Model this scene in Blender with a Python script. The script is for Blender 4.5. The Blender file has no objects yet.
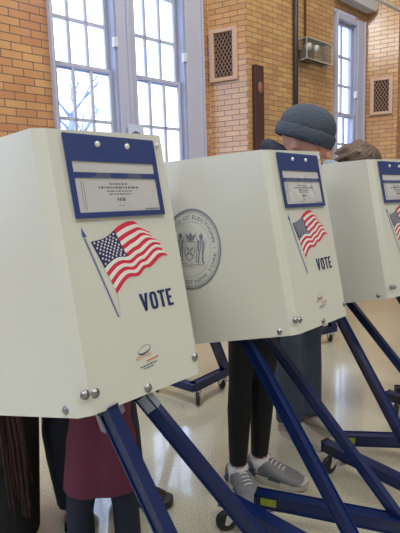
import bpy, bmesh, math, random
from mathutils import Vector, Matrix
random.seed(7)
C = bpy.context.scene.collection
SC = bpy.context.scene
PI = math.pi

# ------------------------------------------------------------------ materials
MATS = {}
def mat(name, col=(.8, .8, .8), rough=.5, metal=0, spec=.5, coat=0, bump=None, var=None, alpha=1.0, emit=None, trans=0):
    if name in MATS: return MATS[name]
    m = bpy.data.materials.new(name); m.use_nodes = True
    nt = m.node_tree; b = nt.nodes['Principled BSDF']
    b.inputs['Base Color'].default_value = (*col, 1)
    b.inputs['Roughness'].default_value = rough
    b.inputs['Metallic'].default_value = metal
    b.inputs['Specular IOR Level'].default_value = spec
    b.inputs['Coat Weight'].default_value = coat
    b.inputs['Alpha'].default_value = alpha
    b.inputs['Transmission Weight'].default_value = trans
    if emit:
        b.inputs['Emission Color'].default_value = (*col, 1); b.inputs['Emission Strength'].default_value = emit
    tc = nt.nodes.new('ShaderNodeTexCoord')
    if var:  # (scale, amount)
        n = nt.nodes.new('ShaderNodeTexNoise'); n.inputs['Scale'].default_value = var[0]; n.inputs['Detail'].default_value = 4
        nt.links.new(tc.outputs['Object'], n.inputs['Vector'])
        mx = nt.nodes.new('ShaderNodeMix'); mx.data_type = 'RGBA'
        mx.inputs[6].default_value = (*[c*(1-var[1]) for c in col], 1)
        mx.inputs[7].default_value = (*[min(1, c*(1+var[1])) for c in col], 1)
        nt.links.new(n.outputs['Fac'], mx.inputs[0]); nt.links.new(mx.outputs[2], b.inputs['Base Color'])
    if bump:  # (scale, strength)
        n = nt.nodes.new('ShaderNodeTexNoise'); n.inputs['Scale'].default_value = bump[0]; n.inputs['Detail'].default_value = 3
        nt.links.new(tc.outputs['Object'], n.inputs['Vector'])
        bp = nt.nodes.new('ShaderNodeBump'); bp.inputs['Strength'].default_value = bump[1]; bp.inputs['Distance'].default_value = .01
        nt.links.new(n.outputs['Fac'], bp.inputs['Height']); nt.links.new(bp.outputs['Normal'], b.inputs['Normal'])
    MATS[name] = m
    return m

def lin(r, g, b):
    f = lambda c: ((c/255+.055)/1.055)**2.4 if c > 10 else c/255/12.92
    return (f(r), f(g), f(b))

def brick_mat(name, c1, c2, mortar, rough=.3, coat=0, row=.0645, wid=.172):
    m = bpy.data.materials.new(name); m.use_nodes = True
    nt = m.node_tree; b = nt.nodes['Principled BSDF']
    b.inputs['Coat Weight'].default_value = coat; b.inputs['Coat Roughness'].default_value = .16
    tc = nt.nodes.new('ShaderNodeTexCoord'); sp = nt.nodes.new('ShaderNodeSeparateXYZ'); cb = nt.nodes.new('ShaderNodeCombineXYZ')
    nt.links.new(tc.outputs['Object'], sp.inputs[0])
    ad = nt.nodes.new('ShaderNodeMath'); ad.operation = 'ADD'
    nt.links.new(sp.outputs[0], ad.inputs[0]); nt.links.new(sp.outputs[1], ad.inputs[1])
    nt.links.new(ad.outputs[0], cb.inputs[0]); nt.links.new(sp.outputs[2], cb.inputs[1])
    br = nt.nodes.new('ShaderNodeTexBrick')
    br.inputs['Scale'].default_value = 1; br.inputs['Brick Width'].default_value = wid; br.inputs['Row Height'].default_value = row
    br.inputs['Mortar Size'].default_value = .0042; br.inputs['Mortar Smooth'].default_value = .2
    br.inputs['Color1'].default_value = (*c1, 1); br.inputs['Color2'].default_value = (*c2, 1); br.inputs['Mortar'].default_value = (*mortar, 1)
    br.inputs['Bias'].default_value = -.1
    nt.links.new(cb.outputs[0], br.inputs['Vector'])
    n = nt.nodes.new('ShaderNodeTexNoise'); n.inputs['Scale'].default_value = 3.5; n.inputs['Detail'].default_value = 6
    nt.links.new(tc.outputs['Object'], n.inputs['Vector'])
    mr = nt.nodes.new('ShaderNodeMapRange'); mr.inputs['To Min'].default_value = .78; mr.inputs['To Max'].default_value = 1.18
    nt.links.new(n.outputs['Fac'], mr.inputs[0])
    mx = nt.nodes.new('ShaderNodeVectorMath'); mx.operation = 'SCALE'
    nt.links.new(br.outputs['Color'], mx.inputs[0]); nt.links.new(mr.outputs[0], mx.inputs[3])
    nt.links.new(mx.outputs[0], b.inputs['Base Color'])
    rr = nt.nodes.new('ShaderNodeMapRange'); rr.inputs['To Min'].default_value = rough; rr.inputs['To Max'].default_value = .8
    nt.links.new(br.outputs['Fac'], rr.inputs[0]); nt.links.new(rr.outputs[0], b.inputs['Roughness'])
    bp = nt.nodes.new('ShaderNodeBump'); bp.inputs['Strength'].default_value = .5; bp.inputs['Distance'].default_value = .004; bp.invert = True
    nt.links.new(br.outputs['Fac'], bp.inputs['Height']); nt.links.new(bp.outputs[0], b.inputs['Normal'])
    return m

BRICK = brick_mat('glazed_brick', lin(204, 158, 106), lin(184, 126, 92), lin(112, 90, 84), .24)
BRICK2 = brick_mat('glazed_brick_tan', lin(214, 166, 112), lin(196, 146, 98), lin(120, 98, 82), .18, 1.0, .056, .172)
BRICK3 = brick_mat('glazed_brick_yellow', lin(202, 164, 110), lin(180, 132, 94), lin(122, 98, 84), .28, 0, .055, .168)

def floor_mat():
    m = bpy.data.materials.new('polished_terrazzo'); m.use_nodes = True
    nt = m.node_tree; b = nt.nodes['Principled BSDF']
    tc = nt.nodes.new('ShaderNodeTexCoord')
    n = nt.nodes.new('ShaderNodeTexNoise'); n.inputs['Scale'].default_value = 110; n.inputs['Detail'].default_value = 2
    n2 = nt.nodes.new('ShaderNodeTexNoise'); n2.inputs['Scale'].default_value = 2.2; n2.inputs['Detail'].default_value = 5
    nt.links.new(tc.outputs['Object'], n.inputs['Vector']); nt.links.new(tc.outputs['Object'], n2.inputs['Vector'])
    r = nt.nodes.new('ShaderNodeValToRGB')
    r.color_ramp.elements[0].position = .36; r.color_ramp.elements[0].color = (*lin(178, 174, 152), 1)
    r.color_ramp.elements[1].position = .62; r.color_ramp.elements[1].color = (*lin(200, 196, 174), 1)
    nt.links.new(n.outputs['Fac'], r.inputs[0])
    mr = nt.nodes.new('ShaderNodeMapRange'); mr.inputs['To Min'].default_value = .86; mr.inputs['To Max'].default_value = 1.12
    nt.links.new(n2.outputs['Fac'], mr.inputs[0])
    mx = nt.nodes.new('ShaderNodeVectorMath'); mx.operation = 'SCALE'
    nt.links.new(r.outputs[0], mx.inputs[0]); nt.links.new(mr.outputs[0], mx.inputs[3]); nt.links.new(mx.outputs[0], b.inputs['Base Color'])
    b.inputs['Roughness'].default_value = .16
    b.inputs['Coat Weight'].default_value = .7; b.inputs['Coat Roughness'].default_value = .07
    bp = nt.nodes.new('ShaderNodeBump'); bp.inputs['Strength'].default_value = .05; bp.inputs['Distance'].default_value = .01
    nt.links.new(n2.outputs['Fac'], bp.inputs['Height']); nt.links.new(bp.outputs[0], b.inputs['Normal'])
    return m

def glass_mat(name, tint, refl=.08, rough=.02, haze=0):
    m = bpy.data.materials.new(name); m.use_nodes = True
    nt = m.node_tree; nt.nodes.remove(nt.nodes['Principled BSDF']); out = nt.nodes['Material Output']
    t = nt.nodes.new('ShaderNodeBsdfTransparent'); t.inputs[0].default_value = (*tint, 1)
    g = nt.nodes.new('ShaderNodeBsdfGlossy'); g.inputs['Roughness'].default_value = rough
    mx = nt.nodes.new('ShaderNodeMixShader')
    fr = nt.nodes.new('ShaderNodeLayerWeight'); fr.inputs['Blend'].default_value = .12
    ad = nt.nodes.new('ShaderNodeMath'); ad.operation = 'ADD'; ad.inputs[1].default_value = refl
    nt.links.new(fr.outputs['Fresnel'], ad.inputs[0]); nt.links.new(ad.outputs[0], mx.inputs[0])
    nt.links.new(t.outputs[0], mx.inputs[1]); nt.links.new(g.outputs[0], mx.inputs[2])
    last = mx
    if haze:
        d = nt.nodes.new('ShaderNodeBsdfDiffuse'); d.inputs[0].default_value = (.8, .82, .84, 1)
        m2 = nt.nodes.new('ShaderNodeMixShader'); m2.inputs[0].default_value = haze
        nt.links.new(last.outputs[0], m2.inputs[1]); nt.links.new(d.outputs[0], m2.inputs[2]); last = m2
    nt.links.new(last.outputs[0], out.inputs[0])
    return m

HOOD = mat('cream_corrugated_plastic', lin(205, 206, 194), .38, spec=.5, bump=(5, .05))
BLUEM = mat('blue_powder_coated_steel', lin(6, 27, 74), .32, spec=.4, coat=.1)
CHROME = mat('brushed_chrome', (.78, .78, .80), .25, .9)
STEEL = mat('screw_steel', (.27, .26, .28), .34, 1)
RUBBER = mat('black_rubber', (.012, .012, .013), .5)
NAVYV = mat('navy_vinyl', lin(38, 56, 112), .42)
FLAGB = mat('flag_navy_ink', lin(30, 40, 96), .5)
FLAGR = mat('flag_red_ink', lin(206, 42, 66), .5)
FLAGW = mat('flag_white_ink', lin(226, 224, 218), .5)
POLEB = mat('flagpole_blue_ink', lin(66, 88, 150), .5)
VOTEB = mat('vote_navy_ink', lin(30, 46, 96), .5)
SEALG = mat('seal_grey_ink', lin(124, 129, 140), .6)
ORANGE = mat('logo_orange_ink', lin(206, 118, 84), .6)
PAPER = mat('white_paper', lin(226, 224, 222), .7)
PRINT = mat('print_grey_ink', lin(110, 110, 118), .7)
SNAP = mat('white_snap', lin(225, 225, 215), .25)
DESK = mat('white_laminate', lin(205, 205, 198), .3)
YLABEL = mat('yellow_label', lin(150, 160, 44), .5, var=(60, .35))
BLABEL = mat('black_label', (.015, .015, .017), .4)
SLEEVE = glass_mat('clear_vinyl', (.98, .98, .98), .05, .12, haze=.08)
ACRYL = glass_mat('clear_acrylic', (.93, .95, .95), .06, .05, haze=.03)
GLASS = glass_mat('window_glass', (.98, .99, 1), .02)
FRAMEW = mat('painted_window_wood', lin(182, 184, 204), .35, var=(4, .06))
FRAMED = mat('dark_sash_channel', lin(160, 164, 188), .5)
VENTW = mat('painted_vent_frame', lin(206, 172, 150), .4)
VENTL = mat('vent_lattice', lin(150, 118, 96), .5)
VENTD = mat('vent_shade_black', (.01, .01, .012), .8)
DKWOOD = mat('dark_brown_wood', lin(74, 48, 42), .5, var=(12, .25))
PIPED = mat('dark_conduit', lin(48, 46, 50), .4)
PIPEB = mat('brown_conduit', lin(104, 80, 56), .45)
PLASTER = mat('white_plaster', lin(196, 194, 198), .7, var=(3, .04))
SKIN = mat('skin', lin(206, 152, 130), .5, var=(20, .06))
HAIRB = mat('brown_hair', lin(92, 72, 58), .6, bump=(60, .9), var=(40, .6))
HAIRD = mat('dark_hair', lin(38, 34, 40), .5, bump=(60, .8), var=(30, .4))
KNIT = mat('slate_knit', lin(64, 73, 86), .9, bump=(90, .7), var=(70, .25))
BLACKC = mat('black_wool', lin(13, 13, 15), .9, bump=(50, .3))
LEGG = mat('black_leggings', lin(15, 15, 18), .75)
NAVYC = mat('navy_cloth', lin(30, 36, 54), .8, bump=(25, .4), var=(10, .2))
JEAN = mat('grey_blue_denim', lin(66, 78, 94), .85, bump=(30, .5), var=(9, .3))
MAROON = mat('maroon_fleece', lin(102, 44, 66), .85, bump=(30, .4), var=(8, .18))
REDY = mat('dark_red_yarn', lin(54, 28, 28), .9, bump=(60, .6), var=(30, .4))
GREYJ = mat('grey_blue_jacket', lin(120, 134, 154), .7, bump=(20, .4))
GREYC = mat('dark_teal_coat', lin(40, 46, 50), .8)
SHOEG = mat('grey_mesh_shoe', lin(112, 112, 116), .6, var=(60, .4))
SHOET = mat('taupe_suede_shoe', lin(176, 166, 154), .7, var=(30, .15))
SHOED = mat('shoe_overlay', lin(60, 76, 98), .5)
SOLE = mat('pale_rubber_sole', lin(190, 186, 176), .5)
LACE = mat('white_lace', lin(214, 210, 204), .7)
SOCK = mat('white_sock', lin(215, 212, 214), .8)
BLKL = mat('black_leather', lin(16, 15, 18), .25, coat=.4)
EYEW = mat('eye_white', (.7, .68, .65), .3); EYED = mat('eye_dark', (.03, .02, .02), .2)
LIP = mat('lip', lin(160, 96, 86), .5)

# ------------------------------------------------------------------ mesh helpers
def tagp(o, label=None, cat=None, group=None, kind=None):
    if label: o['label'] = label
    if cat: o['category'] = cat
    if group: o['group'] = group
    if kind: o['kind'] = kind
    return o
def obj(name, bm, m, parent=None, smooth=False, world_to_parent=True):
    me = bpy.data.meshes.new(name); bmesh.ops.recalc_face_normals(bm, faces=bm.faces[:]); bm.to_mesh(me); bm.free()
    ms = m if isinstance(m, (list, tuple)) else [m]
    for x in ms: me.materials.append(x)
    if smooth:
        for p in me.polygons: p.use_smooth = True
    o = bpy.data.objects.new(name, me); C.objects.link(o)
    if parent: o.parent = parent
    return o
def empty(name, loc=(0, 0, 0), rz=0, parent=None, matrix=None):
    o = bpy.data.objects.new(name, None); C.objects.link(o); o.empty_display_size = .1
    if matrix is not None: o.matrix_world = matrix
    else: o.location = loc; o.rotation_euler = (0, 0, rz)
    if parent: o.parent = parent
    return o
def NB(): return bmesh.new()
def box(bm, x0, x1, y0, y1, z0, z1, bev=0, mi=0):
    r = bmesh.ops.create_cube(bm, size=1)
    for v in r['verts']:
        v.co = Vector(((x0+x1)/2+v.co.x*(x1-x0), (y0+y1)/2+v.co.y*(y1-y0), (z0+z1)/2+v.co.z*(z1-z0)))
    fs = set(f for v in r['verts'] for f in v.link_faces)
    for f in fs: f.material_index = mi
    if bev:
        es = set(e for v in r['verts'] for e in v.link_edges)
        rr = bmesh.ops.bevel(bm, geom=list(es), offset=bev, segments=2, affect='EDGES', profile=.5)
        for f in rr['faces']: f.material_index = mi
def frame_of(d, up=Vector((0, 0, 1))):
    d = Vector(d).normalized()
    if abs(d.dot(up)) > .98: up = Vector((0, 1, 0))
    s = d.cross(up).normalized(); u = s.cross(d).normalized()
    return d, s, u
def beam(bm, a, b, w, h, bev=.004, up=Vector((0, 0, 1)), mi=0):
    a, b = Vector(a), Vector(b); d, s, u = frame_of(b-a, up); L = (b-a).length
    r = bmesh.ops.create_cube(bm, size=1)
    for v in r['verts']:
        v.co = (a+b)/2 + d*v.co.x*L + s*v.co.y*w + u*v.co.z*h
    for f in set(f for v in r['verts'] for f in v.link_faces): f.material_index = mi
    if bev: bmesh.ops.bevel(bm, geom=list(set(e for v in r['verts'] for e in v.link_edges)), offset=bev, segments=2, affect='EDGES')
def cap(bm, a, b, ra, rb, n=12, k=4):
    """tapered capsule"""
    a, b = Vector(a), Vector(b); d, s, u = frame_of(b-a)
    rings = []
    for i in range(k+1):
        t = -PI/2 + PI/2*i/k; rings.append((a + d*ra*math.sin(t), ra*math.cos(t)))
    for i in range(k+1):
        t = PI/2*i/k; rings.append((b + d*rb*math.sin(t), rb*math.cos(t)))
    lathe_rings(bm, rings, s, u, n)
def lathe_rings(bm, rings, s, u, n):
    prev = None
    for c, r in rings:
        if r < 1e-5: cur = [bm.verts.new(c)]
        else: cur = [bm.verts.new(c + (s*math.cos(2*PI*j/n)+u*math.sin(2*PI*j/n))*r) for j in range(n)]
        if prev:
            if len(prev) == 1 and len(cur) > 1:
                for j in range(n): bm.faces.new((prev[0], cur[j], cur[(j+1) % n]))
            elif len(cur) == 1 and len(prev) > 1:
                for j in range(n): bm.faces.new((prev[j], cur[0], prev[(j+1) % n]))
            elif len(cur) > 1:
                for j in range(n): bm.faces.new((prev[j], cur[j], cur[(j+1) % n], prev[(j+1) % n]))
        prev = cur
def cyl(bm, a, b, r, n=16, mi=0):
    a, b = Vector(a), Vector(b); d, s, u = frame_of(b-a)
    n0 = len(bm.faces)
    lathe_rings(bm, [(a, 0), (a, r), (b, r), (b, 0)], s, u, n)
    bm.faces.ensure_lookup_table()
    for f in bm.faces[n0:]: f.material_index = mi
def ell(bm, c, rx, ry, rz, rot=None, seg=24, ring=16):
    r = bmesh.ops.create_uvsphere(bm, u_segments=seg, v_segments=ring, radius=1)
    M = rot or Matrix.Identity(3)
    for v in r['verts']: v.co = Vector(c) + M @ Vector((v.co.x*rx, v.co.y*ry, v.co.z*rz))
    return r['verts']
def tube(bm, pts, r, n=8):
    pts = [Vector(p) for p in pts]; rings = []
    d, s, u = frame_of(pts[1]-pts[0]); prev = None
    for i, p in enumerate(pts):
        t = (pts[min(i+1, len(pts)-1)]-pts[max(i-1, 0)]).normalized()
        s = (s - t*s.dot(t)).normalized(); u = s.cross(t)
        rr = r[i] if isinstance(r, (list, tuple)) else r
        cur = [bm.verts.new(p + (s*math.cos(2*PI*j/n)+u*math.sin(2*PI*j/n))*rr) for j in range(n)]
        if prev:
            for j in range(n): bm.faces.new((prev[j], cur[j], cur[(j+1) % n], prev[(j+1) % n]))
        else: bm.faces.new(cur[::-1])
        prev = cur
    bm.faces.new(prev)
def remesh(bm, voxel, smooth=6, fac=.5):
    """fuse everything in bm into one skin"""
    me = bpy.data.meshes.new('tmp'); bmesh.ops.recalc_face_normals(bm, faces=bm.faces[:]); bm.to_mesh(me); bm.free()
    o = bpy.data.objects.new('tmp', me); C.objects.link(o)
    md = o.modifiers.new('r', 'REMESH'); md.mode = 'VOXEL'; md.voxel_size = voxel; md.use_smooth_shade = True
    if smooth:
        s = o.modifiers.new('s', 'SMOOTH'); s.iterations = smooth; s.factor = fac
    dg = bpy.context.evaluated_depsgraph_get(); dg.update()
    me2 = bpy.data.meshes.new_from_object(o.evaluated_get(dg))
    out = bmesh.new(); out.from_mesh(me2)
    bpy.data.objects.remove(o); bpy.data.meshes.remove(me); bpy.data.meshes.remove(me2)
    return out
_glyph = {}
def text_geo(s, space=1.0):
    """2-D triangles of the built-in font, baseline 0, unit size"""
    if (s, space) in _glyph: return _glyph[(s, space)]
    cu = bpy.data.curves.new('t', 'FONT'); cu.body = s; cu.size = 1; cu.space_character = space; cu.resolution_u = 2
    o = bpy.data.objects.new('t', cu); C.objects.link(o)
    dg = bpy.context.evaluated_depsgraph_get(); dg.update()
    me = bpy.data.meshes.new_from_object(o.evaluated_get(dg))
    V = [(v.co.x, v.co.y) for v in me.vertices]; F = [tuple(p.vertices) for p in me.polygons]
    bpy.data.objects.remove(o); bpy.data.meshes.remove(me); bpy.data.curves.remove(cu)
    _glyph[(s, space)] = (V, F); return V, F
def put2d(bm, V, F, fn, mi=0):
    vs = [bm.verts.new(fn(x, y)) for x, y in V]
    for f in F:
        try: bm.faces.new([vs[i] for i in f]).material_index = mi
        except ValueError: pass
def poly(bm, pts, fn, mi=0):
    f = bm.faces.new([bm.verts.new(fn(x, y)) for x, y in pts]); f.material_index = mi
def strip(bm, pts, w, fn, mi=0, closed=False):
    n = len(pts)
    L = []
    for i in range(n):
        a = pts[i-1] if (i > 0 or closed) else pts[i]; b = pts[(i+1) % n] if (i < n-1 or closed) else pts[i]
        dx, dy = b[0]-a[0], b[1]-a[1]; q = math.hypot(dx, dy) or 1
        L.append(((pts[i][0]-dy/q*w/2, pts[i][1]+dx/q*w/2), (pts[i][0]+dy/q*w/2, pts[i][1]-dx/q*w/2)))
    for i in range(n if closed else n-1):
        a, b = L[i], L[(i+1) % n]
        poly(bm, [a[0], a[1], b[1], b[0]], fn, mi)

# ------------------------------------------------------------------ room
dA = Vector((.75875, .65138, 0)); eC = Vector((.90336, -.42889, 0))
def wm(P, d):
    y = Vector((-d.y, d.x, 0)); M = Matrix.Identity(4)
    for i in range(3): M[i][0] = d[i]; M[i][1] = y[i]
    M[0][3], M[1][3] = P[0], P[1]; return M
MA = wm((-1.46922, 4.0), dA); MQ = wm((.16776, 5.40534), eC); MB_ = wm((.56387, 5.21728), dA)
MC = wm((2.38452, 6.78030), eC); PD = Vector((2.38452, 6.78030, 0)) + eC*.40; MD = wm(PD, dA)
HC = 6.0
def wall(name, M, rects, m, th=.3):
    bm = NB()
    for u0, u1, z0, z1 in rects: box(bm, u0, u1, 0, th, z0, z1)
    o = obj(name, bm, m); o.matrix_world = M; o['kind'] = 'structure'; return o
wall('wall_left', MA, [(-6, -2.6, 0, HC), (-2.6, -.75, 0, 1.1), (-2.6, -.75, 3.9, HC), (-.75, .323, 0, HC), (.323, 2.04, 0, 1.1), (.323, 2.04, 3.9, HC), (2.04, 2.157, 0, HC)], BRICK)
wall('wall_center', MQ, [(0, .438, 0, HC)], BRICK2)
wall('wall_back', MB_, [(0, 1.60, 0, HC), (1.60, 2.27, 0, 1.0), (1.60, 2.27, 3.62, HC), (2.27, 2.40, 0, HC)], BRICK3, .10)
wall('wall_corner', MC, [(0, .40, 0, HC)], BRICK2, .05)
wall('wall_right', MD, [(0, 7.0, 0, HC)], BRICK)
def plainwall(name, *a):
    bm = NB(); box(bm, *a); o = obj(name, bm, PLASTER); o['kind'] = 'structure'
plainwall('wall_rear', -6.3, 8.3, -5.3, -5, 0, HC); plainwall('wall_side', 8, 8.3, -5, 11.3, 0, HC); 
MN = wm((-6.02, -5), Vector((0, 1, 0)))
wall('wall_near', MN, [(0, .4, 0, HC), (.4, 2.3, 0, 1.2), (.4, 2.3, 5.6, HC), (2.3, 3.1, 0, HC), (3.1, 5.0, 0, 1.2), (3.1, 5.0, 5.6, HC), (5.0, 5.3, 0, HC)], PLASTER)
ROOM = [(-6.02, .09), (-1.46922+dA.x*2.157, 4+dA.y*2.157), (.56387, 5.21728), (2.38452, 6.78030), (PD.x, PD.y), (8, PD.y+(8-PD.x)*dA.y/dA.x), (8, -5), (-6.02, -5)]
def slab(name, z0, z1, m):
    bm = NB(); f = bm.faces.new([bm.verts.new((x, y, z0)) for x, y in ROOM]); r = bmesh.ops.extrude_face_region(bm, geom=[f])
    for v in [g for g in r['geom'] if isinstance(g, bmesh.types.BMVert)]: v.co.z = z1
    bmesh.ops.triangulate(bm, faces=[f for f in bm.faces if len(f.verts) > 4]); o = obj(name, bm, m); o['kind'] = 'structure'
slab('floor', -.1, 0, floor_mat()); slab('ceiling', HC, HC+.1, PLASTER)

def window(name, M, u0, u1, muls, rows_up, meet, rows_lo, bot, top, cas_l, cas_r, yoff=.05, lock=None):
    """double-hung window; u0,u1 = glass opening, muls = muntin positions"""
    w = empty(name, matrix=M); w['kind'] = 'structure'
    bm = NB()   # casing & jambs
    box(bm, cas_l, u0-.045, -.04, .10, bot-.1, top+.1, .006)
    box(bm, u1+.055, cas_r, -.04, .10, bot-.1, top+.1, .006)
    box(bm, u0-.045, u1+.055, -.03, .10, top+.03, top+.1, .006)
    box(bm, cas_l-.01, cas_r+.01, -.10, .10, bot-.14, bot-.09, .008)
    # raised moulding strips
    box(bm, cas_l, cas_l+.02, -.06, -.03, bot-.1, top+.1, .004)
    box(bm, cas_r-.02, cas_r, -.06, -.03, bot-.1, top+.1, .004)
    obj('window_frame', bm, FRAMEW, w)
    bm = NB(); box(bm, u0-.05, u0-.035, -.02, .10, bot-.09, top+.03); box(bm, u1+.035, u1+.055, -.02, .10, bot-.09, top+.03)
    obj('sash_channel', bm, FRAMED, w)
    for nm, z0, z1, rows, y in (('upper_sash', meet-.01, top+.03, rows_up, yoff+.035), ('lower_sash', bot-.09, meet+.035, rows_lo, yoff-.01)):
        bm = NB(); t = .035
        box(bm, u0-.035, u0, y, y+t, z0, z1, .003); box(bm, u1, u1+.035, y, y+t, z0, z1, .003)
        box(bm, u0, u1, y, y+t, z0, z0+(.035 if nm == 'upper_sash' else .09), .003); box(bm, u0, u1, y, y+t, z1-.035, z1, .003)
        for mu in muls: box(bm, mu-.013, mu+.013, y+.004, y+t-.002, z0, z1)
        for rz in rows: box(bm, u0, u1, y+.004, y+t-.002, rz-.014, rz+.014)
        s = obj(nm, bm, FRAMEW, w)
        bm = NB(); box(bm, u0, u1, y+.016, y+.020, z0+.02, z1-.02); obj('pane', bm, GLASS, s)
    if lock:
        bm = NB(); box(bm, u1+.02, u1+.065, -.045, .0, lock-.045, lock+.045, .006); obj('sash_lock', bm, mat('lock_white', lin(214, 216, 226), .3), w)
    return w
# single casing between window 1 and 2 is the shared mullion
w1 = window('window_1', MA, .40, .921, [.556, .735], [2.905, 3.33], 2.48, [2.03, 1.60], 1.24, 3.76, .323, 1.10, lock=2.748)
w2 = window('window_2', MA, 1.225, 1.749, [1.383, 1.565], [2.905, 3.33], 2.48, [2.03, 1.60], 1.24, 3.76, 1.10, 2.04, lock=2.749)
w4 = window('window_4', MA, -2.50, -1.98, [-2.33, -2.155], [2.905, 3.33], 2.48, [2.03, 1.60], 1.24, 3.76, -2.6, -1.68, lock=2.748)  # unseen window pair, added to bring cool light onto the booth sides
w5 = window('window_5', MA, -1.56, -1.04, [-1.39, -1.215], [2.905, 3.33], 2.48, [2.03, 1.60], 1.24, 3.76, -1.68, -.75, lock=2.749)
for i, u in enumerate((.4, 3.1)):
    window('window_%d' % (6+i), MN, u+.14, u+1.75, [u+.54, u+.94, u+1.35], [3.6, 4.1, 4.6, 5.0], 3.2, [2.7, 2.2, 1.8], 1.35, 5.48, u, u+1.9)
w3 = window('window_3', MB_, 1.64, 2.05, [1.843], [3.08, 2.72], 2.327, [1.96, 1.60], 1.14, 3.47, 1.60, 2.27, yoff=.0, lock=2.62)

# white plaster soffit with a rounded lower corner above the far window
bm = NB(); pts = [(.9, 3.72), (2.33, 3.70)]
for i in range(1, 7):
    a = -PI/2 + PI/2*i/6; pts.append((2.33+.09*math.cos(a), 3.79+.09*math.sin(a)))
pts += [(2.42, HC), (.9, HC)]
pts = [(max(1.58, u), z) for u, z in pts]
f = bm.faces.new([bm.verts.new((u, -.02, z)) for u, z in pts])
r = bmesh.ops.extrude_face_region(bm, geom=[f])
for v in [g for g in r['geom'] if isinstance(g, bmesh.types.BMVert)]: v.co.y -= .12
o = obj('trim_1', bm, PLASTER); o.matrix_world = MB_; o['kind'] = 'structure'

# ------------------------------------------------------------------ wall fittings
def vent(M, u0, u1, z0, z1, label):
    t = empty('wall_vent', matrix=M @ Matrix.Translation(((u0+u1)/2, 0, z0)))
    w = u1-u0; h = z1-z0; x0 = -w/2; x1 = w/2; b = .05
    bm = NB()
    box(bm, x0, x0+b, -.035, 0, 0, h, .004); box(bm, x1-b, x1, -.035, 0, 0, h, .004)
    box(bm, x0+b, x1-b, -.035, 0, 0, b*.8, .004); box(bm, x0+b, x1-b, -.035, 0, h-b*.8, h, .004)
    obj('frame', bm, VENTW, t)
    bm = NB(); box(bm, x0+b, x1-b, -.004, -.001, b*.8, h-b*.8); obj('duct_shade_sheet', bm, VENTD, t)  # black sheet on the solid wall, painting the shade behind the lattice
    bm = NB(); W = w-2*b; H = h-1.6*b; st = .042
    k = -int(H/st)-1
    while k*st < W+H:      # diagonal lattice clipped to the opening
        for sgn in (1, -1):
            c = k*st
            pts = []
            xa, xb = max(0, c-H*.62), min(W, c)
            if xb-xa > .005:
                za, zb = (c-xa)/.62, (c-xb)/.62
                A = (xa, za); B = (xb, zb)
                if sgn == -1: A = (W-A[0], A[1]); B = (W-B[0], B[1])
                beam(bm, (x0+b+A[0], -.016, b*.8+min(A[1], H)), (x0+b+B[0], -.016, b*.8+min(B[1], H)), .004, .009, 0, up=Vector((1, 0, .3)))
        k += 1
    obj('grille', bm, VENTL, t)
    tagp(t, label, 'vent', 'lattice wall vents'); return t
vent(MQ, .02, .335, 2.545, 3.085, 'large pink-framed lattice vent on the brick pier beside the big windows')
vent(MC, .05, .34, 2.375, 2.865, 'smaller pink-framed lattice vent on the brickwork at the far right')

t = empty('mounting_board', matrix=MB_ @ Matrix.Translation((.14, 0, 1.3)))
bm = NB(); box(bm, -.07, .07, -.05, 0, 0, 1.39, .006); obj('board', bm, DKWOOD, t)
bm = NB(); ell(bm, (0.01, -.052, 1.16), .035, .012, .06); obj('keyhole_plate', bm, mat('worn_copper', lin(150, 100, 80), .4), t)
tagp(t, 'tall narrow dark brown wooden board fixed to the yellow brick wall', 'board')

bm = NB(); tube(bm, [(.777, -.04, 0.0), (.777, -.04, HC)], .028, 12)
o = obj('conduit', bm, PIPED, smooth=True); o.matrix_world = MB_
tagp(o, 'thick dark vertical pipe running up the yellow brick wall', 'pipe')
t = empty('emergency_light', matrix=MB_ @ Matrix.Translation((.95, 0, 2.86)))
bm = NB(); tube(bm, [(.02, -.03, .14), (.02, -.03, HC-2.86)], .012, 8); obj('thin_conduit', bm, PIPEB, t, True)
bm = NB(); box(bm, -.10, .10, -.10, 0, 0, .12, .01); obj('housing', bm, mat('beige_housing', lin(120, 100, 84), .5), t)
for sx in (-.05, .09):
    bm = NB(); cyl(bm, (sx, -.10, .14), (sx, -.15, .13), .04, 16); obj('lamp_head', bm, mat('lamp_head_grey', lin(200, 200, 194), .3), t, True)
tagp(t, 'boxy wall light unit inside the clear guard on the brick wall', 'wall light')
# transparent guard around it : five thin sheets
t = empty('acrylic_guard', matrix=MB_ @ Matrix.Translation((1.10, 0, 2.86)))
w, d, h, k = .50, .14, .23, .006
def side(n, *a):
    bm = NB(); box(bm, *a); obj(n, bm, ACRYL, t)
side('front_sheet', -w/2, w/2, -d, -d+k, 0, h); side('side_sheet', -w/2, -w/2+k, -d+k, 0, 0, h); side('side_sheet', w/2-k, w/2, -d+k, 0, 0, h)
side('top_sheet', -w/2, w/2, -d, 0, h, h+k); side('bottom_sheet', -w/2, w/2, -d, 0, -k, 0)
bm = NB()
for a, b in (((-w/2, -d), (w/2, -d)), ((-w/2, -d), (-w/2, 0)), ((w/2, -d), (w/2, 0))):
    for z in (0, h): beam(bm, (a[0], a[1], z), (b[0], b[1], z), .006, .006, 0)
for x, y in ((-w/2, -d), (w/2, -d), (-w/2, -.004), (w/2, -.004)): beam(bm, (x, y, 0), (x, y, h), .006, .006, 0)
obj('polished_edge', bm, mat('edge_white', lin(208, 210, 206), .25), t)
tagp(t, 'clear plastic box guard projecting from the yellow brick wall', 'guard')

bm = NB(); q = Vector((1.98, 5.0, 3.145)); tube(bm, [q - dA*.75 + Vector((0, 0, HC-q.z)), q - dA*.75 + Vector((0, 0, .06)), q - dA*.69, q + dA*6.4], .018, 12)
o = obj('ceiling_pipe', bm, mat('white_pipe', lin(196, 190, 184), .4), smooth=True)
tagp(o, 'white overhead pipe crossing the top right corner of the brickwork', 'pipe')

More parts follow.
